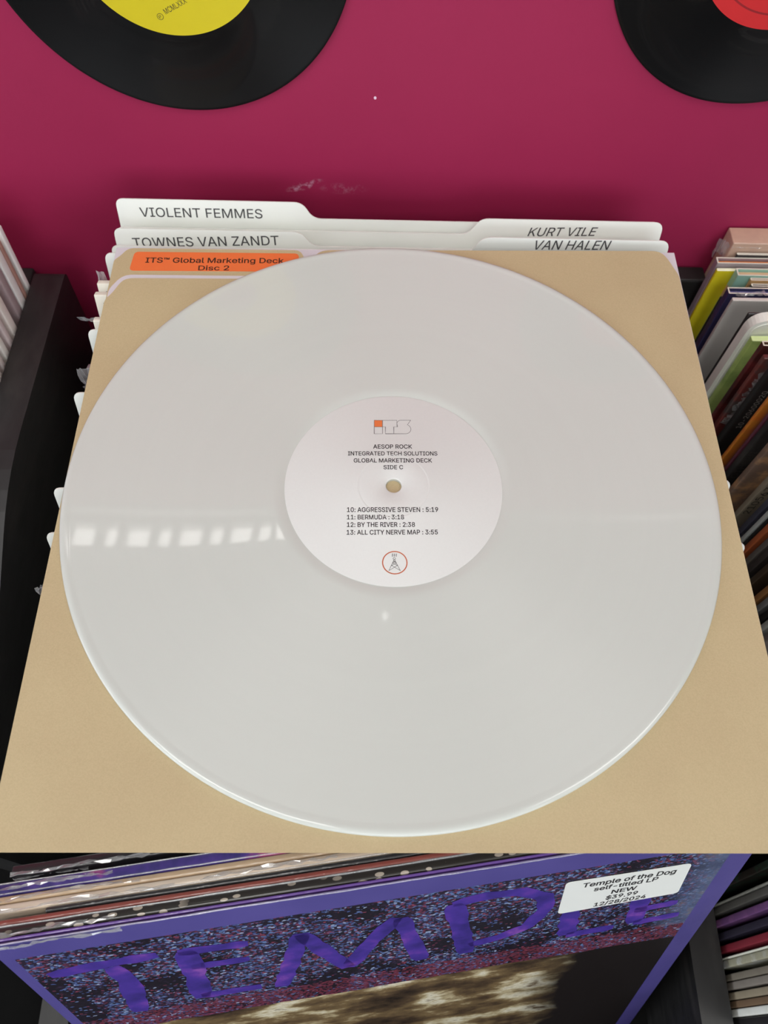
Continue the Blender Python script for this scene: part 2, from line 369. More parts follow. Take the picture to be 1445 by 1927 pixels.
# ------------------------------------------------------------------ brown card sleeve made like a tabbed folder
def kraft(name, a, b):
    t = NT(name); v = t.coord(); n = t.noise(v, 1500, 5, .7); n2 = t.noise(v, 18, 3)
    c = t.ramp(n2, [(.35, alb(a)), (.65, alb(b))]); fib = t.ramp(n, [(.35, (.94, .935, .925, 1)), (.62, (1.03, 1.03, 1.03, 1))])
    m = t.new('ShaderNodeMix', data_type='RGBA', blend_type='MULTIPLY'); m.inputs[0].default_value = 1; t.ln(c, m.inputs[6]); t.ln(fib, m.inputs[7])
    t.ln(m.outputs[2], t.b.inputs['Base Color']); t.b.inputs['Roughness'].default_value = .62; t.b.inputs['Specular IOR Level'].default_value = .3
    t.ln(t.bump(n, .05, .0005), t.b.inputs['Normal']); return t.m
KR = kraft('kraft card', (190, 171, 135), (195, 177, 140)); LAV = mat('pale lilac sheet', (214, 208, 216), .5, .02)
sl = empty('card_sleeve', loc=(0, 0, -.0046)); tag(sl, 'brown card record sleeve shaped like a tabbed folder under the white record', 'record sleeve')
def layer(name, pts, z0, z1, m):
    o = link(name, bm_done(prism([(a / 1000, b / 1000) for a, b in pts], z0 + .0046, z1 + .0046), name), m, sl); return o
layer('back_sheet', [(-150.9, -155.3), (158.2, -155.3), (158.4, 154.2), (-151.2, 150.2)], -.0046, -.0041, LAV)
layer('tabbed_panel', rounded([(-150.6, -155.2), (157.0, -155.2), (157.0, 130), (-40, 128), (-47.5, 143), (-50.5, 150.2), (-144.5, 149.2), (-148, 143.2), (-150.9, 140.3)], [0, 0, 0, 4, 6, 3.5, 3.5, 5, 2]), -.0041, -.0034, KR)
layer('inner_sheet', rounded([(-150.5, -155.2), (157.6, -155.2), (158.2, 153.6), (-38, 150.4), (-43.5, 146.0), (-48, 134), (-56, 130.4), (-141.5, 129.4), (-145.5, 127.2), (-150.2, 119)], [0, 0, 0, 2, 4, 5, 5, 3, 3, 3]), -.0034, -.0030, LAV)
fp = layer('front_panel', rounded([(-151.1, -155.8), (157.6, -155.8), (157.5, 136), (155.6, 141.2), (152.8, 149.8), (149.0, 153.9), (-37.5, 149.4), (-42, 146), (-46, 134), (-53, 127.8), (-140.5, 126.2), (-144.2, 124.0), (-147.6, 115.6), (-150.9, 111)], [0, 0, 2.5, 4, 4, 4, 4, 4, 6, 6, 3, 4, 4, 3]), -.0030, -.0022, KR)
st = layer('sticker', rounded([(-141.7, 132.6), (-50.5, 134.2), (-51.2, 147.6), (-140.6, 146.5)], 2.6), -.00338, -.00328, mat('orange sticker', (236, 116, 62), .5, .03)); st['label'] = 'orange title sticker with black lettering'
F2 = Matrix.Translation((0, 0, .0046 - .00322))
lettering('ITS™ Global Marketing Deck', (-.1338, .1386), (-.0590, .1402), .0036, mat('dark brown ink', (52, 28, 22), .6, 0), st, F2, bold=.012)
lettering('Disc 2', (-.1048, .1338), (-.0882, .1342), .0033, mat('dark brown ink', (52, 28, 22), .6, 0), st, F2, bold=.012)

# ------------------------------------------------------------------ white divider cards
DIV = mat('white plastic card', (238, 239, 233), .35, .015, 30)
DW = .3165
def divider(y, zt, side, label, lean=-17, text=None, tx=None, shear=.0, step=.0095, dx=0, tabw=.107):
    DH = (zt + .3308) / math.cos(R(lean)); m = frame_from((-DW / 2 + dx, y, zt), 0, lean, 0, DH); root = empty('divider_card', m)
    tag(root, label, 'divider', 'white divider cards in the middle bay')
    a = [(0, 0), (DW, 0)]
    if side == 'left': a += [(DW, DH - step), (tabw + .006, DH - step), (tabw, DH), (.0005, DH)]; rr = [.004, .004, .004, .005, .005, .0045]
    elif side == 'right': a += [(DW - .0005, DH), (DW - tabw, DH), (DW - tabw - .006, DH - step), (0, DH - step)]; rr = [.004, .004, .0055, .005, .005, .004]
    link('card', bm_done(prism(rounded(a, rr), 0, .0008, 'xz'), 'card'), DIV, root)
    if text: lettering(text, (tx[0] + DW / 2 - dx, tx[2]), (tx[1] + DW / 2 - dx, tx[3]), tx[4], mat('grey black print', (66, 66, 66), .6, 0), root, on_front(-.00012, DH), shear=shear, bold=.004)
    return root
divider(.187, -.0030, 'left', 'white divider card lettered VIOLENT FEMMES, rearmost in the bay', -17, 'VIOLENT FEMMES', (-.1450, -.0745, -.0103, -.0098, .0054))
divider(.1795, -.0052, 'right', 'white divider card lettered KURT VILE on its right tab', -17, 'KURT VILE', (.0797, .1203, -.0098, -.0087, .0051), .28)
divider(.1700, -.0090, 'left', 'white divider card lettered TOWNES VAN ZANDT above the orange sticker', -17, 'TOWNES VAN ZANDT', (-.1481, -.0643, -.0112, -.0080, .0056), step=.0085)
divider(.1625, -.0030, 'right', 'white divider card lettered VAN HALEN just behind the card sleeve', -17, 'VAN HALEN', (.0815, .1246, -.0066, -.0058, .0054), .28)
for i, (y, nm) in enumerate([(.147, 'white divider tab beside the orange sticker, left of the sleeve corner'), (.093, 'white divider tab left of the sleeve, second from the back'), (.053, 'white divider tab left of the sleeve, third from the back'),
                (-.001, 'white divider tab left of the white record, level with its hole'), (-.024, 'white divider tab left of the record, just before the level one'), (-.095, 'small white divider tab nearest the viewer, left of the sleeve')]):
    divider(y, -.0052, 'left', nm, dx=(-.0003, -.0003, -.0005, 0, .0012, .0042)[i])
for y, nm in ((.008, 'white divider tab poking out right of the sleeve, rear one'), (-.025, 'white divider tab poking out right of the sleeve, nearer one')):
    divider(y, -.0052, 'right', nm, dx=.0044)

# ------------------------------------------------------------------ record jackets
FILM = None
def film_mat():
    global FILM
    if FILM: return FILM
    t = NT('clear shrink film'); tr = t.new('ShaderNodeBsdfTransparent'); gl = t.new('ShaderNodeBsdfGlossy'); gl.inputs['Roughness'].default_value = .12
    df = t.new('ShaderNodeBsdfDiffuse'); df.inputs['Color'].default_value = (.8, .8, .82, 1)
    m0 = t.new('ShaderNodeMixShader'); m0.inputs[0].default_value = .5; t.ln(gl.outputs[0], m0.inputs[1]); t.ln(df.outputs[0], m0.inputs[2])
    mx = t.new('ShaderNodeMixShader'); lw = t.new('ShaderNodeLayerWeight'); lw.inputs[0].default_value = .35
    t.ln(t.math('ADD', t.math('MULTIPLY', lw.outputs['Facing'], .5), .32), mx.inputs[0])
    t.ln(tr.outputs[0], mx.inputs[1]); t.ln(m0.outputs[0], mx.inputs[2])
    t.ln(mx.outputs[0], t.n['Material Output'].inputs['Surface']); FILM = t.m; return FILM
def film(parent, pts, w, amp=.0012, n=14, seed=1, name='shrink_wrap'):
    """crumpled strip of clear film along 3-D pts (parent space); w = width vector"""
    rg = random.Random(seed); bm = bmesh.new(); P = [Vector(p) for p in pts]; wv = Vector(w); rows = []
    for i in range(n + 1):
        s = i / n * (len(P) - 1); k = min(int(s), len(P) - 2); p = P[k].lerp(P[k + 1], s - k)
        rows.append([bm.verts.new(p + wv * (j / 3) * (1 + rg.uniform(-.25, .25)) + Vector((rg.uniform(-1, 1), rg.uniform(-1, 1), rg.uniform(-1, 1))) * amp) for j in range(4)])
    for i in range(n):
        for j in range(3): bm.faces.new((rows[i][j], rows[i][j + 1], rows[i + 1][j + 1], rows[i + 1][j]))
    return link(name, bm_done(bm, name), film_mat(), parent)
PAPER = mat('white board edge', (226, 222, 210), .6, .04)
def closed_jacket(P, w, h, t, mats, label, yaw=0, lean=0, roll=0, group=None, name='record_jacket', bev=.0006):
    """sealed jacket: slot 0 front/back print, 1 top edge, 2 left spine, 3 right edge"""
    bm = bmesh.new(); add_box(bm, 0, w, 0, t, 0, h, min(bev, t * .45), 3)
    for f in bm.faces:
        n = f.normal; f.material_index = 0
        if n.z > .6: f.material_index = 1
        elif n.x < -.6: f.material_index = 2
        elif n.x > .6: f.material_index = 3
    me = bm_done(bm, 'cover', True); 
    root = empty(name, frame_from(P, yaw, lean, roll, h)); tag(root, label, 'record', group)
    link('cover', me, mats, root); return root
def open_jacket(P, w, h, t, m_out, m_in, label, yaw=0, lean=0, group=None, wall=.0009, sleeve=.006, m_edge=None, name='record_jacket', flip=False):
    """jacket whose top is open: spine on the left, two boards, an inner sleeve showing between them"""
    root = empty(name, frame_from(P, yaw, lean, 0, h)); tag(root, label, 'record', group)
    bm = bmesh.new(); o = rounded([(0, 0), (w, 0), (w, wall), (wall, wall), (wall, t - wall), (w, t - wall), (w, t), (0, t)], [.0006, 0, 0, 0, 0, 0, 0, .0006], 3)
    A = [bm.verts.new((a, b, 0)) for a, b in o]; B = [bm.verts.new((a, b, h)) for a, b in o]; n = len(o)
    for i in range(n): f = bm.faces.new((A[i], A[(i + 1) % n], B[(i + 1) % n], B[i])); f.material_index = 0
    f = bm.faces.new(B); f.material_index = 1; bm.faces.new(A[::-1])
    link('cover', bm_done(bm, 'cover'), [m_out, m_edge or PAPER], root)
    g = max(.0006, t - 2 * wall - .0008)
    box('inner_sleeve', wall + .001, w - .002, wall + .0003, wall + .0003 + g, .001, h - sleeve, m_in, root)
    return root

# --- front of the middle bay: the six jackets before the sleeve (Temple frame: yaw 8.1, lean -18.7)
YAW, LEAN, ROLL = 8.085, -18.742, -.24
P0 = Vector((-.1544, -.1871, -.0279)); MT = frame_from(P0, YAW, LEAN, ROLL, .315)
def behind(off, du=0.0, dv=0.0): return P0 + MT.col[1].xyz * off + MT.col[0].xyz * du + MT.col[2].xyz * dv
# front cover print of the purple record
t = NT('purple painted cover'); tc = t.coord(); s = t.sep(tc); u, vv = s[0], t.math('SUBTRACT', s[2], .315)
wob = t.math('MULTIPLY', t.math('SUBTRACT', t.noise(tc, 26, 5, .6), .5), .012)
vor = t.new('ShaderNodeTexVoronoi'); vor.inputs['Scale'].default_value = 780; t.ln(t.coord((1, 1, 1.25)), vor.inputs['Vector'])
cs = t.sep(vor.outputs['Color'])
sp = t.ramp(cs[0], [(0, alb((36, 28, 46))), (.40, alb((50, 38, 66))), (.50, alb((92, 44, 66))), (.60, alb((122, 58, 78))), (.66, alb((62, 78, 126))), (.84, alb((92, 114, 158))), (.96, alb((142, 156, 186)))], 'CONSTANT')
den = t.ramp(t.noise(tc, 30, 4, .6), [(.42, (0, 0, 0, 1)), (.62, (1, 1, 1, 1))])
keep = t.math('GREATER_THAN', t.math('ADD', den, t.math('MULTIPLY', cs[1], .5)), .40)
spk = t.mix(keep, alb((22, 18, 30)), sp)
redz = t.math('MULTIPLY', t.math('GREATER_THAN', t.math('ADD', wob, -.108), vv), t.math('GREATER_THAN', cs[2], .45))
spk = t.mix(t.math('MULTIPLY', redz, .8), spk, alb((110, 46, 62)))
low = t.ramp(t.noise(t.coord((16, 16, 26)), 1.5, 6, .6), [(.32, alb((24, 18, 16))), (.43, alb((74, 58, 42))), (.52, alb((116, 96, 66))), (.57, alb((176, 162, 128))), (.62, alb((214, 208, 186))), (.68, alb((100, 80, 56)))])
lowdark = t.math('MULTIPLY', t.math('SUBTRACT', t.math('ADD', u, t.math('MULTIPLY', wob, 3)), .225), 40, clamp=True)
low = t.mix(lowdark, low, alb((24, 18, 18)))
isl = t.math('LESS_THAN', vv, t.math('ADD', -.129, t.math('MULTIPLY', wob, .7)))
c = t.mix(isl, spk, low)
rt = t.math('MULTIPLY', t.math('SUBTRACT', u, .283), 60, clamp=True)
c = t.mix(t.math('MULTIPLY', t.math('MULTIPLY', rt, .75), t.math('GREATER_THAN', vv, -.11)), c, t.ramp(t.noise(tc, 60, 5, .7), [(.3, alb((52, 56, 92))), (.55, alb((92, 108, 140))), (.7, alb((134, 118, 104)))]))
bd = t.math('MAXIMUM', t.math('GREATER_THAN', vv, -.0165), t.math('MAXIMUM', t.math('LESS_THAN', u, .0050), t.math('GREATER_THAN', u, .3035)))
bord = t.ramp(t.noise(tc, 22, 3), [(.35, alb((74, 67, 132))), (.65, alb((82, 74, 140)))])
t.ln(t.mix(bd, c, bord), t.b.inputs['Base Color']); t.b.inputs['Roughness'].default_value = .45
t.b.inputs['Specular IOR Level'].default_value = .25; t.b.inputs['Coat Weight'].default_value = .2; t.b.inputs['Coat Roughness'].default_value = .08
t.ln(t.bump(t.noise(t.coord((60, 8, 14)), 1, 5, .7), .35, .004), t.b.inputs['Coat Normal']); TEMPLE = t.m
VIO = mat('violet edge print', (112, 76, 160), .35, .05, wrap=True); DKV = mat('violet cover back', (84, 66, 140), .4)
tm = closed_jacket(P0, .315, .315, .0008, [TEMPLE, mat('violet side', (118, 92, 170), .4), mat('violet side', (118, 92, 170), .4), mat('violet side', (118, 92, 170), .4)],
                   'purple shrink-wrapped record jacket lettered TEMPLE at the front of the bay', YAW, LEAN, ROLL, bev=.0004)
box('inner_sleeve', .003, .312, .00085, .00145, .001, .3105, mat('dark inside', (40, 34, 32), .7), tm)  # dark slab fills the gap between the boards, its shade put into the colour
box('back_panel', 0, .315, .0015, .0026, 0, .3148, VIO, tm, .0004)
t = NT('brushed violet lettering paint'); v = t.coord(); n = t.noise(v, 55, 4, .6); n2 = t.noise(t.coord((1, 1, 1)), 300, 3)
t.ln(t.ramp(n, [(.3, alb((44, 34, 110))), (.52, alb((70, 48, 148))), (.62, alb((96, 56, 158))), (.72, alb((142, 84, 172)))]), t.b.inputs['Base Color']); t.b.inputs['Roughness'].default_value = .4
BRUSH = t.m
def brush(parent, pts, w, seed):
    """one painted letter stroke (u,v in mm from the top left corner)"""
    rg = random.Random(seed); P = [Vector(p) / 1000 for p in pts]; out = []; wd = []
    L = sum((P[i + 1] - P[i]).length for i in range(len(P) - 1)); n = max(6, int(L / .005))
    for i in range(n + 1):
        d = L * i / n; k = 0
        while k < len(P) - 2 and d > (P[k + 1] - P[k]).length: d -= (P[k + 1] - P[k]).length; k += 1
        sgl = (P[k + 1] - P[k]).length; out.append(P[k].lerp(P[k + 1], min(1, d / sgl))); wd.append(w / 1000 * (1 + rg.uniform(-.16, .16)) * (.72 if i in (0, n) else 1))
    bm = bmesh.new(); ribbon(bm, [tuple(p) for p in out], wd); return bm
letters = {'T': [([(11, -40), (30, -37), (56, -36)], 9), ([(36, -41), (38, -62), (33, -106)], 9.5)],
           'E': [([(67, -37), (66.5, -58), (63, -101)], 9.5), ([(64, -37.5), (93, -39.5)], 8), ([(66, -57), (91, -58.5)], 7.5), ([(63, -98), (91, -98.5)], 8)],
           'M': [([(100, -104), (108, -72), (115.5, -38)], 8.5), ([(115.5, -39), (124, -66), (133, -92)], 8.5), ([(133, -92), (144, -64), (156.5, -38)], 8.5), ([(158.5, -39), (163, -68), (168, -99)], 8.5)],
           'P': [([(181.5, -33), (186, -66), (190, -100)], 9.5), ([(181, -33), (194, -29.5), (211, -31), (223, -42), (224.5, -57), (218, -76), (205, -85), (191, -89)], 8)],
           'L': [([(237.5, -62), (240, -98)], 9.5), ([(240, -98.5), (264, -98)], 8)],
           'E ': [([(271, -60), (274, -97)], 9), ([(274, -97), (297, -95)], 7.5), ([(271, -79), (292, -77)], 7)]}
sd = 3
for ch, sts in letters.items():
    bm = bmesh.new()
    for pts, w in sts:
        b2 = brush(tm, pts, w, sd); sd += 1; m2 = bpy.data.meshes.new('x'); b2.to_mesh(m2); b2.free(); bm.from_mesh(m2); bpy.data.meshes.remove(m2)
    zoff = 0.00012
    o = link('painted_letter', bm_done(bm, 'painted_letter'), BRUSH, tm); o.matrix_local = on_front(-zoff, .315)
bm = prism(rounded([(.2302, -.0284), (.2868, -.0292), (.2886, -.0634), (.2312, -.0654)], .0028), 0, .0002)
pst = link('price_sticker', bm_done(bm, 'price_sticker'), mat('white price sticker', (232, 234, 230), .45, .01), tm); pst.matrix_local = on_front(-.00025, .315); pst['label'] = 'white price sticker with black print'
for s_, a, b, cap in (('Temple of the Dog', (238.4, -36.8), (281.0, -37.4), 4.6), ('self-titled LP', (244.6, -43.3), (274.0, -42.9), 4.3), ('NEW', (253.8, -49.9), (265.6, -49.7), 4.2), ('$39.99', (252.3, -56.4), (267.3, -56.2), 4.2), ('12/28/2024', (247.8, -62.9), (272.6, -62.6), 4.2)):
    lettering(s_, (a[0] / 1000, a[1] / 1000), (b[0] / 1000, b[1] / 1000), cap / 1000, INK, pst, Matrix.Translation((0, 0, .00026)), bold=.020)
film(tm, [(.002, -.0005, .314), (.02, -.0008, .3155), (.05, -.0007, .3152)], (0, .0006, -.004), .0005, 16, 5)

def cover_speck():
    t = NT('black cover with pale flecks'); v = t.coord((.55, 1.2, 1.2)); vo = t.new('ShaderNodeTexVoronoi'); vo.inputs['Scale'].default_value = 330; t.ln(v, vo.inputs['Vector'])
    q = t.sep(vo.outputs['Color']); big = t.ramp(t.noise(t.coord(), 22, 3), [(.40, (0, 0, 0, 1)), (.48, (1, 1, 1, 1))])
    f = t.math('MULTIPLY', t.math('MULTIPLY', t.math('LESS_THAN', vo.outputs['Distance'], .34), t.math('GREATER_THAN', q[0], .5)), big)
    t.ln(t.mix(f, alb((38, 34, 30)), alb((176, 164, 150))), t.b.inputs['Base Color']); t.b.inputs['Roughness'].default_value = .4
    t.b.inputs['Coat Weight'].default_value = .9; t.b.inputs['Coat Roughness'].default_value = .1; return t.m
def cover_galaxy():
    t = NT('purple galaxy cover'); n = t.noise(t.coord(), 24, 5, .6)
    t.ln(t.ramp(n, [(.28, alb((22, 20, 40))), (.40, alb((52, 46, 108))), (.49, alb((80, 60, 140))), (.56, alb((168, 80, 130))), (.66, alb((216, 130, 160)))]), t.b.inputs['Base Color'])
    t.b.inputs['Roughness'].default_value = .35; t.b.inputs['Coat Weight'].default_value = .9; t.b.inputs['Coat Roughness'].default_value = .1
    t.ln(t.bump(t.noise(t.coord((18, 60, 60)), 1.0, 5, .65), .5, .004), t.b.inputs['Coat Normal']); return t.m
BK = mat('black card print', (34, 32, 33), .4, .1, wrap=True)
def one(m): return [m, m, m, m]
blk = cover_speck()
j1 = closed_jacket(behind(.0029, -.003), .315, .314, .0039, one(blk), 'black record jacket with pale flecks, directly behind the purple one', YAW, LEAN, ROLL, bev=.001)
RED = mat('brick red cover', (136, 66, 56), .45, .15, wrap=True)
j2 = closed_jacket(behind(.0071, -.004), .315, .3155, .0024, [BK, RED, RED, RED], 'thin brick-red record jacket behind the black flecked one', YAW, LEAN, ROLL, bev=.0009)
j3 = closed_jacket(behind(.0097, .020), .300, .3135, .0021, one(BK), 'thin black record jacket with a rounded corner before the wood-grain one', YAW, LEAN, ROLL, bev=.0009)
def wood():
    t = NT('pale wood grain print'); n = t.noise(t.coord((14, 160, 160)), 1.0, 5, .6)
    t.ln(t.ramp(n, [(.3, alb((176, 152, 130))), (.5, alb((206, 186, 164))), (.7, alb((222, 206, 188)))]), t.b.inputs['Base Color']); t.b.inputs['Roughness'].default_value = .35
    t.b.inputs['Coat Weight'].default_value = .9; t.b.inputs['Coat Roughness'].default_value = .07
    t.ln(t.bump(t.noise(t.coord((18, 60, 60)), 1.0, 5, .65), .6, .004), t.b.inputs['Coat Normal']); return t.m
WD = wood()
j4 = closed_jacket(behind(.0119, -.005), .315, .3155, .0035, one(WD), 'pale wood-grain record jacket in shrink wrap, nearer of two', YAW, LEAN, ROLL, bev=.0012)
j5 = closed_jacket(behind(.0156, -.004), .315, .3148, .0028, one(mat('tan card wrapped', (186, 160, 130), .4, .1, wrap=True)), 'tan record jacket in torn shrink wrap, behind the wood-grain one', YAW, LEAN, ROLL, bev=.0009)
j6 = closed_jacket(behind(.0186, -.005), .315, .312, .0049, one(cover_galaxy()), 'purple and pink galaxy print record jacket in the front row', YAW, LEAN, ROLL, bev=.0011)
j7 = closed_jacket(behind(.0258, .004), .315, .309, .0045, one(BK), 'black shrink-wrapped record jacket half hidden by the sleeve edge', YAW, LEAN, ROLL, bev=.0008)
for j, x0, x1, h, dy, sdd in ((j1, .0, .05, .314, 0, 11), (j4, .0, .075, .3155, 0, 12), (j4, .085, .14, .3155, .001, 13), (j5, .0, .06, .3148, .0005, 14), (j6, .0, .05, .312, .002, 15), (j7, .0, .055, .309, 0, 16), (j7, .0, .03, .306, -.0004, 17)):
    film(j, [(x0, dy - .0004, h + .0004), ((x0 + x1) / 2, dy + .0002, h + .0009), (x1, dy, h + .0005)], (0, .0016, -.0006), .00055, 18, sdd)

def ridge(parent, x0, x1, y, z, r, seed):
    """tight fold of clear film along a top edge"""
    rg = random.Random(seed); bm = bmesh.new(); n = 70; rows = []; a = b = 0
    for i in range(n + 1):
        a = a * .8 + rg.uniform(-1, 1) * r * .22; b = b * .8 + rg.uniform(-1, 1) * r * .18; rr = r * rg.uniform(.75, 1.15)
        rows.append([bm.verts.new((x0 + (x1 - x0) * i / n, y + a + rr * math.cos(2 * math.pi * q / 8), z + b + rr * math.sin(2 * math.pi * q / 8))) for q in range(8)])
    for i in range(n):
        for q in range(8): bm.faces.new((rows[i][q], rows[i][(q + 1) % 8], rows[i + 1][(q + 1) % 8], rows[i + 1][q]))
    return link('film_fold', bm_done(bm, 'film_fold', True), film_mat(), parent)
ridge(tm, .001, .30, .0002, .3149, .00042, 51); ridge(j1, .0, .315, .0037, .3141, .0004, 52); ridge(j4, .03, .30, .0004, .3153, .0004, 53); ridge(j6, .0, .30, .0006, .3118, .00035, 54); ridge(j6, .0, .30, .0046, .3121, .0003, 55)

# --- jackets in the middle bay whose left edges peep out beside the sleeve
CREAM = mat('cream board', (232, 226, 212), .6, .05); GAP = mat('dark inside', (40, 34, 32), .7)
def bordered(P, w, h, t, label, m_out, m_print):
    """jacket with a pale border round a dark front print"""
    root = closed_jacket(P, w, h, t, one(m_out), label, 0, -17)
    box('cover_print', .0042, w - .0042, -.0001, .0002, .0042, h - .0046, m_print, root); return root
ja = bordered((-.1590, .1262, -.0068), .3125, .311, .0040, 'cream-edged record jacket corner with dark print, upper of two by the sleeve', CREAM, GAP)
jb = bordered((-.1592, .1180, -.0068), .3125, .311, .0040, 'cream-edged record jacket corner with dark print, lower of two by the sleeve', CREAM, GAP)
jc = bordered((-.1565, .1000, -.0062), .3125, .312, .0040, 'cream record jacket corner with torn film above the second tab', CREAM, mat('tan inside', (170, 140, 96), .7))
jd = closed_jacket((-.1545, .0690, -.0062), .3125, .312, .0040, one(mat('grey wrapped cover', (120, 116, 118), .4, wrap=True)), 'grey record jacket corner in film between the second and third tabs', 0, -17)
je = closed_jacket((-.1530, -.0470, -.0062), .3115, .312, .0040, one(mat('dark wrapped cover', (58, 56, 58), .4, wrap=True)), 'dark record jacket with crumpled clear film left of the record', 0, -17)
jf = closed_jacket((-.1520, -.0660, -.0062), .3110, .312, .0040, one(mat('dark wrapped cover', (58, 56, 58), .4, wrap=True)), 'dark record jacket with a tiny knot of film left of the sleeve', 0, -17)
film(ja, [(-.0012, .006, .315), (.004, .005, .315)], (.0005, .001, -.012), .0006, 6, 21); film(jc, [(-.008, .002, .3125), (.004, .001, .3125)], (0, .003, -.004), .0006, 8, 22)
film(jd, [(-.006, 0, .312), (.004, .001, .312)], (.002, .001, -.011), .0009, 8, 23); film(jd, [(-.0045, .001, .3), (.003, .001, .302)], (.001, .001, -.008), .0008, 6, 26)
film(je, [(-.006, .001, .306), (-.001, 0, .311), (.004, .001, .312)], (.001, .001, -.007), .0009, 9, 24); film(jf, [(-.003, .001, .308), (.003, 0, .310)], (0, .002, -.004), .0008, 6, 25)
hid = [mat('hidden cover blue', (70, 84, 110), .5), mat('hidden cover tan', (160, 130, 96), .5), mat('hidden cover grey', (110, 110, 112), .5)]
for i, y in enumerate((.138, .109, .083, .042, .030, .018, -.012, -.036)):
    closed_jacket((-.1495, y, -.0062), .305, .312, .0032, one(hid[i % 3]), 'record jacket standing hidden under the brown card sleeve', 0, -17, group='jackets hidden under the sleeve')

# --- right-hand bay: spines at x = .212, (rear y, front y, top z, colour ...)
XR, BASE = .2120, -.350
def rj(y0, y1, zt, m, label, lean=0.0, x=XR, top=None, kind='closed', m_in=None, w=.314, sleeve=.006, edge=None):
    h = (zt - BASE - .002) / math.cos(R(lean)); t_ = max(.0012, (y0 - y1) - .0003)
    if kind == 'open': return open_jacket((x, y1, zt), w, h, t_, m, m_in or GAP, label, 0, lean, sleeve=sleeve, m_edge=edge)
    return closed_jacket((x, y1, zt), w, h, t_, [m, top or m, m, m], label, 0, lean, bev=.0007)
def gm(n, c, **k): return mat(n, c, k.pop('rough', .42), k.pop('var', .08), k.pop('scale', 90), k=k.pop('k', 1.3), **k)
def cov(x, y, zt, t_, m, label, **k): return rj(y, y - t_, zt, m, label, x=x, **k)
r1 = cov(.2180, .2165, -.0405, .0145, gm('tan box film', (176, 146, 128), wrap=True), 'tan boxed record in torn plastic, rearmost in the right bay')
film(r1, [(-.004, .010, .302), (-.002, .004, .304), (.004, .001, .302)], (-.001, .0, -.012), .0012, 10, 31); film(r1, [(.0, -.0006, .304), (.02, -.0002, .304)], (0, .004, .001), .0006, 8, 32)
r1b = cov(.2225, .2010, -.0470, .0022, gm('black short cover', (38, 36, 38)), 'thin black record jacket with white edges before the tan box', kind='open')
r2 = cov(.2095, .2014 - .0025, -.0490, .0056, gm('grey lilac spine', (138, 126, 134), wrap=True), 'gatefold record jacket with white edges showing orange inside', kind='open', m_in=gm('orange inside', (196, 110, 48)), sleeve=.002)
YEL = mat('yellow box card', (222, 206, 36), .4, .10, 40, coat=.6)
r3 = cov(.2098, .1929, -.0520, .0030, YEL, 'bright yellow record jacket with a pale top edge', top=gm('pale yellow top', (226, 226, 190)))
r4 = cov(.2205, .1897, -.0490, .0066, gm('mint green cover', (140, 182, 168), second=(176, 140, 110), thr=(.52, .56), scale=70), 'mint green record jacket with an open top before the yellow one', kind='open', m_in=gm('tan sleeve', (196, 164, 130)), sleeve=.002)
r5 = cov(.2285, .1828, -.0500, .0026, gm('tan spine', (176, 138, 92)), 'small tan record jacket with white edges before the mint one', kind='open', m_in=gm('amber inside', (206, 150, 76)), sleeve=.002)
r6 = cov(.2293, .1798, -.0520, .0028, BK, 'black record jacket with white-edged open top in the right bay', kind='open')
r6b = cov(.2122, .1764, -.0600, .0014, gm('black green spine', (34, 36, 34)), 'low black record jacket between yellow and navy, barcode patch on it')
bm = prism([(0, 0), (.0042, 0), (.0042, .012), (0, .012)], 0, .0002); o = link('barcode_patch', bm_done(bm, 'barcode_patch'), gm('lilac patch', (150, 134, 144), second=(70, 58, 62), thr=(.48, .5), scale=1400), r6b)
o.matrix_local = on_front(-.00025, .285 - .010); o.location.x = .0006
r7 = cov(.2122, .1744, -.0500, .0056, gm('navy spine', (46, 48, 84), wrap=True), 'navy record jacket with cream edges, purple inside, right bay', kind='open', m_in=gm('violet inside', (92, 86, 130)), sleeve=.002, edge=CREAM)
film(r7, [(.004, -.001, .2975), (.03, -.001, .298)], (0, .002, .001), .0009, 12, 33)
GRY = mat('grey spine', (180, 176, 172), .45, .05, 30)
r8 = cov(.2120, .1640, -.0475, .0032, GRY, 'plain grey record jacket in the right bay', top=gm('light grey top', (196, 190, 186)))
r9 = cov(.2120, .1418, -.0360, .0018, BK, 'black record jacket squeezed between the grey one and the white card')
# white divider in the right bay: plate with folded left edge
m = frame_from((.2122, .1322, -.0330), 0, 0, 0, .315); rd_ = empty('divider_card', m); tag(rd_, 'thick white divider card with rounded corner in the right bay', 'divider')
link('card', bm_done(prism(rounded([(0, 0), (.315, 0), (.315, .315), (0, .315)], [0, 0, .012, .012], 8), 0, .0068, 'xz'), 'card'), mat('white card plastic', (244, 245, 238), .4, .02), rd_)
link('front_fold', bm_done(prism(rounded([(.0022, 0), (.313, 0), (.313, .3125), (.0022, .3125)], [0, 0, .010, .010], 8), -.0004, 0, 'xz'), 'front_fold'), mat('white card plastic', (244, 245, 238), .4, .02), rd_)
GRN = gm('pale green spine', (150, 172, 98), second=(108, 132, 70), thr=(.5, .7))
r11 = cov(.2152, .1312, -.0445, .0045, GRN, 'pale green record jacket with a paler lime top edge', top=gm('light lime top', (206, 226, 160)))
MAR = gm('maroon spine', (112, 44, 46), second=(66, 30, 30), thr=(.42, .56), wrap=True)
r12 = cov(.2135, .1175, -.0330, .0040, MAR, 'maroon record jacket with a cream open top beside the pale green one', kind='open', m_in=gm('straw inside', (206, 176, 110)), sleeve=.002, edge=CREAM)
r13 = cov(.2120, .1080, -.0330, .0040, gm('dark red spine', (98, 42, 38), second=(70, 58, 56), thr=(.5, .6), wrap=True), 'dark red record jacket under torn film before the maroon one')
lettering('EX', (.0012, -.062), (.0062, -.062), .0042, gm('pale spine ink', (190, 186, 176)), r13, on_front(-.0003, .315))
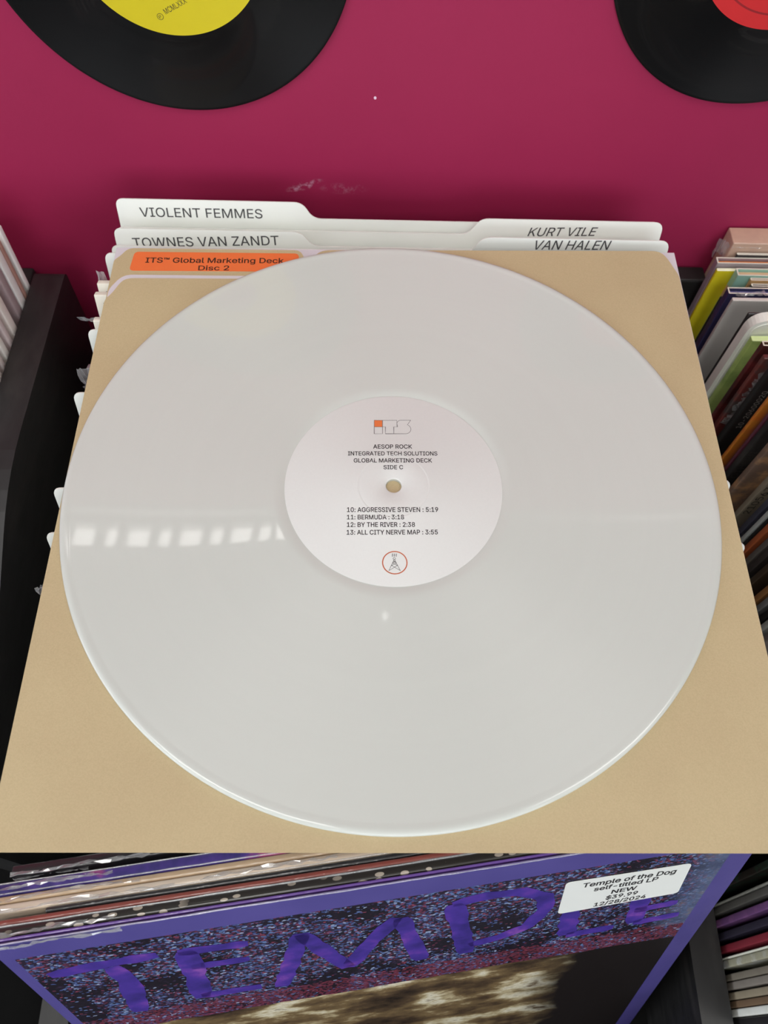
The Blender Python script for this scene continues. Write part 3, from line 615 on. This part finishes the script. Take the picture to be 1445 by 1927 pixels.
for k, (zz_, dd) in enumerate(((.306, .004), (.294, .0045), (.280, .005), (.266, .0055))):
    film(r13, [(.004 - k * .0004, -.0008, zz_), (.0025 - k * .0004, -.0016, zz_ - .006), (.002 - k * .0004, -.001, zz_ - .013)], (dd, -.0004, -.001), .0009, 8, 40 + k)
r14 = cov(.2120, .0979, -.0250, .0050, gm('black box spine', (30, 29, 29)), 'black record jacket with a pale catalogue number running up its left side')
def side_text(parent, s_, u, z0, z1, cap, m):
    """words running up the left side of a front cover"""
    lettering(s_, (0, 0), (z1 - z0, 0), cap, m, parent, Matrix(((0, -1, 0, u), (0, 0, -1, -.0003), (1, 0, 0, z0), (0, 0, 0, 1))))
PINK_INK = gm('pale ink', (150, 146, 140), var=0)
side_text(r14, '10-20600020', .0068, .262, .300, .0032, PINK_INK)
t = NT('orange fading cover'); s3 = t.sep(t.coord()); nO = t.noise(t.coord(), 60, 3)
t.ln(t.mix(t.math('MULTIPLY', t.math('SUBTRACT', s3[0], .0030), 260, clamp=True), t.ramp(nO, [(.35, alb((216, 116, 44))), (.5, alb((206, 128, 46))), (.68, alb((190, 98, 50)))]), alb((112, 56, 66))), t.b.inputs['Base Color'])
t.b.inputs['Roughness'].default_value = .4
r15 = cov(.2120, .0835, -.0250, .0030, t.m, 'orange record jacket that fades to mauve')
r16 = cov(.2120, .0750, -.0250, .0026, gm('plum spine', (92, 48, 62)), 'thin plum record jacket beside the orange one')
r17 = cov(.2120, .0717, -.0250, .0045, gm('black thick spine', (36, 35, 35), second=(52, 50, 48)), 'black record jacket between the plum and the brown patterned ones')
side_text(r17, 'OTHERN', .0062, .245, .275, .0042, gm('dim grey ink', (66, 64, 62), var=0))
r18 = cov(.2120, .0602, -.0250, .0042, gm('brown pattern spine', (112, 92, 80), second=(172, 132, 96), thr=(.48, .6), scale=120), 'brown record jacket with a mottled patterned cover')
r19 = cov(.2120, .0434, -.0250, .0040, gm('taupe spine', (124, 114, 98)), 'taupe record jacket with a dark catalogue number up its left side')
side_text(r19, '210567', .0058, .250, .282, .0042, gm('dark ink', (50, 44, 40), var=0))
lst = [(.0263, (58, 58, 70), 'slim navy record jacket before the taupe box'), (.0225, (160, 164, 162), 'slim silver-grey record jacket after the navy one'), (.0197, (32, 32, 32), 'slim black record jacket after the silver-grey one'), (.0126, (160, 84, 50), 'burnt orange record jacket at the sleeve edge'),
       (.0072, (92, 86, 82), 'grey-brown record jacket after the burnt orange one'), (-.0002, (54, 48, 46), 'dark brown record jacket right of the sleeve, with a pale hairline'), (-.0112, (62, 50, 38), 'dark olive brown record box right of the sleeve'), (-.0170, (142, 98, 58), 'caramel record jacket right of the sleeve'), (-.0233, (112, 112, 112), 'mid grey record jacket right of the sleeve'),
       (-.0285, (28, 28, 28), 'black record jacket after the mid grey one'), (-.0352, (160, 164, 160), 'pale grey record jacket nearest the sleeve, right side'), (-.0420, (110, 104, 102), 'dull grey record jacket last to show at the right edge')]
y = .0322
for y1, c, lb in lst:
    rj(y, max(y1, y - .0042), -.0270, gm('spine %d %d %d' % c, c), lb); y = y1 - .0003
# nearer spines, leaning back 7 degrees; y given at z = -.2
def low(y0, y1, c, lb, **k):
    lean = -7.3; zt = -.030; dy = (zt + .2) * math.tan(R(7.3)); return rj((y0 + dy), max(y1, y0 - .0044) + dy, zt, gm('spine %d %d %d' % c, c, **k), lb, lean)
low(-.1535, -.1633, (40, 34, 30), 'dark record box with faint green lettering below the sleeve corner', second=(36, 62, 50), thr=(.5, .62), scale=200)
low(-.1635, -.1654, (146, 146, 138), 'slim pale grey record jacket below the sleeve corner')
low(-.1656, -.1722, (92, 90, 86), 'dull grey record jacket below the sleeve corner')
low(-.1724, -.1796, (112, 74, 122), 'purple record jacket with a mauve streak in the lower right', second=(150, 100, 150), thr=(.5, .62))
low(-.1798, -.1865, (46, 42, 56), 'dark navy record jacket in the lower right')
low(-.1867, -.1931, (124, 40, 52), 'crimson record jacket in the lower right')
low(-.1933, -.1946, (224, 220, 204), 'thin white record jacket under the crimson one')
low(-.1948, -.2020, (156, 152, 130), 'olive-white record jacket with faint lettering in the lower right', second=(190, 192, 190), thr=(.5, .6))
low(-.2022, -.2062, (120, 112, 100), 'drab record jacket below the olive-white one')
low(-.2064, -.2115, (128, 120, 112), 'warm grey record jacket in the lower right')
low(-.2117, -.2160, (144, 132, 112), 'sand brown record jacket in the lower right')
low(-.2162, -.2201, (112, 90, 70), 'brown record jacket above the last white one')
low(-.2203, -.2249, (226, 222, 212), 'white record jacket near the bottom right corner')
jl = low(-.2251, -.2330, (34, 32, 34), 'black record jacket with pale letters at the bottom right corner')
lettering('WARS', (0, 0), (.024, 0), .0050, gm('pale ink', (150, 146, 140), var=0), jl, Matrix(((0, -1, 0, .0062), (0, 0, -1, -.0003), (1, 0, 0, .135), (0, 0, 0, 1))))

# --- left-hand bay: right edges at x = -.224
XL = -.2240
lcol = [((172, 164, 160), .177, .1725), ((120, 92, 84), .1690, .1655), ((170, 162, 160), .1645, .1570), ((110, 98, 100), .1555, .1490), ((160, 154, 150), .1420, .1350), ((146, 136, 136), .1310, .1265), ((166, 158, 154), .1220, .1165), ((140, 132, 130), .1130, .1090), ((160, 150, 148), .1050, .1000), ((130, 124, 122), .0960, .0920)]
nth = ['rearmost pale', 'second thin brownish', 'third wide pale', 'fourth dim grey', 'fifth pale', 'sixth greyish', 'seventh pale', 'eighth thin grey', 'ninth pale', 'tenth grey']
for (c, y0, y1), nm in zip(lcol, nth):
    e = gm('left edge %d %d %d' % c, c, rough=.5, k=2.6)
    closed_jacket((XL - .312, y1, -.014), .312, .3165, y0 - y1, one(e), nm + ' record jacket in the left bay, counted from the wall', 0, -2.5, bev=.0009)

# ------------------------------------------------------------------ the two small black records hung on the wall
BV = vinyl('black vinyl', (.006, .006, .0065, 1), .46, .0873, .16, ((.050, .084),), .12)
def small_record(x, z, labcol, rl, label, spin):
    root = empty('small_record'); root.matrix_world = Matrix.Translation((x, WALL_Y - .0003, z)) @ Matrix.Rotation(R(90), 4, 'X') @ Matrix.Rotation(R(spin), 4, 'Z')
    tag(root, label, 'record', 'small records hung on the pink wall')
    prof = [(.0191, 0), (.0862, 0), (.0873, .0005), (.0873, .0011), (.0866, .0015), (.0855, .0016), (.0845, .0012), (.0495, .0012), (.0482, .0019), (.0191, .0019)]
    me = bm_done(lathe(prof, 192), 'disc'); smooth_by_angle(me, 50); link('disc', me, BV, root)
    prof = [(.0193, .0019), (rl, .0019), (rl, .00202), (.0193, .00202)]
    return root, link('centre_label', bm_done(lathe(prof, 128), 'centre_label'), labcol, root)
YL = mat('yellow label paper', (214, 196, 30), .5, .02); RL = mat('red label paper', (206, 40, 44), .5, .03)
s1, l1 = small_record(-.1081, .1200, YL, .0459, 'small black record with yellow centre label on the pink wall', 0); l1['label'] = 'yellow paper label'
s2, l2 = small_record(.1840, .1317, RL, .0468, 'small black record with red centre label on the pink wall, top right', 0); l2['label'] = 'red paper label'
F3 = Matrix.Translation((0, 0, .00206))
bm = bmesh.new(); ribbon(bm, [(.0395 * math.cos(2 * math.pi * i / 96), .0395 * math.sin(2 * math.pi * i / 96)) for i in range(96)], .0009, True)
o = link('printed_ring', bm_done(bm, 'printed_ring'), mat('dark red ink', (150, 26, 34), .6, .1), l2); o.matrix_local = F3
lettering('MCMLXXX', (-.0052, -.0357), (.0062, -.0298), .0026, INK, l1, F3)
lettering('P', (-.0086, -.0378), (-.0075, -.0372), .0014, INK, l1, F3)
bm = bmesh.new(); ribbon(bm, [(-.0083 + .0015 * math.cos(2 * math.pi * i / 32), -.0368 + .0015 * math.sin(2 * math.pi * i / 32)) for i in range(32)], .00022, True)
o = link('copyright_ring', bm_done(bm, 'copyright_ring'), INK, l1); o.matrix_local = F3
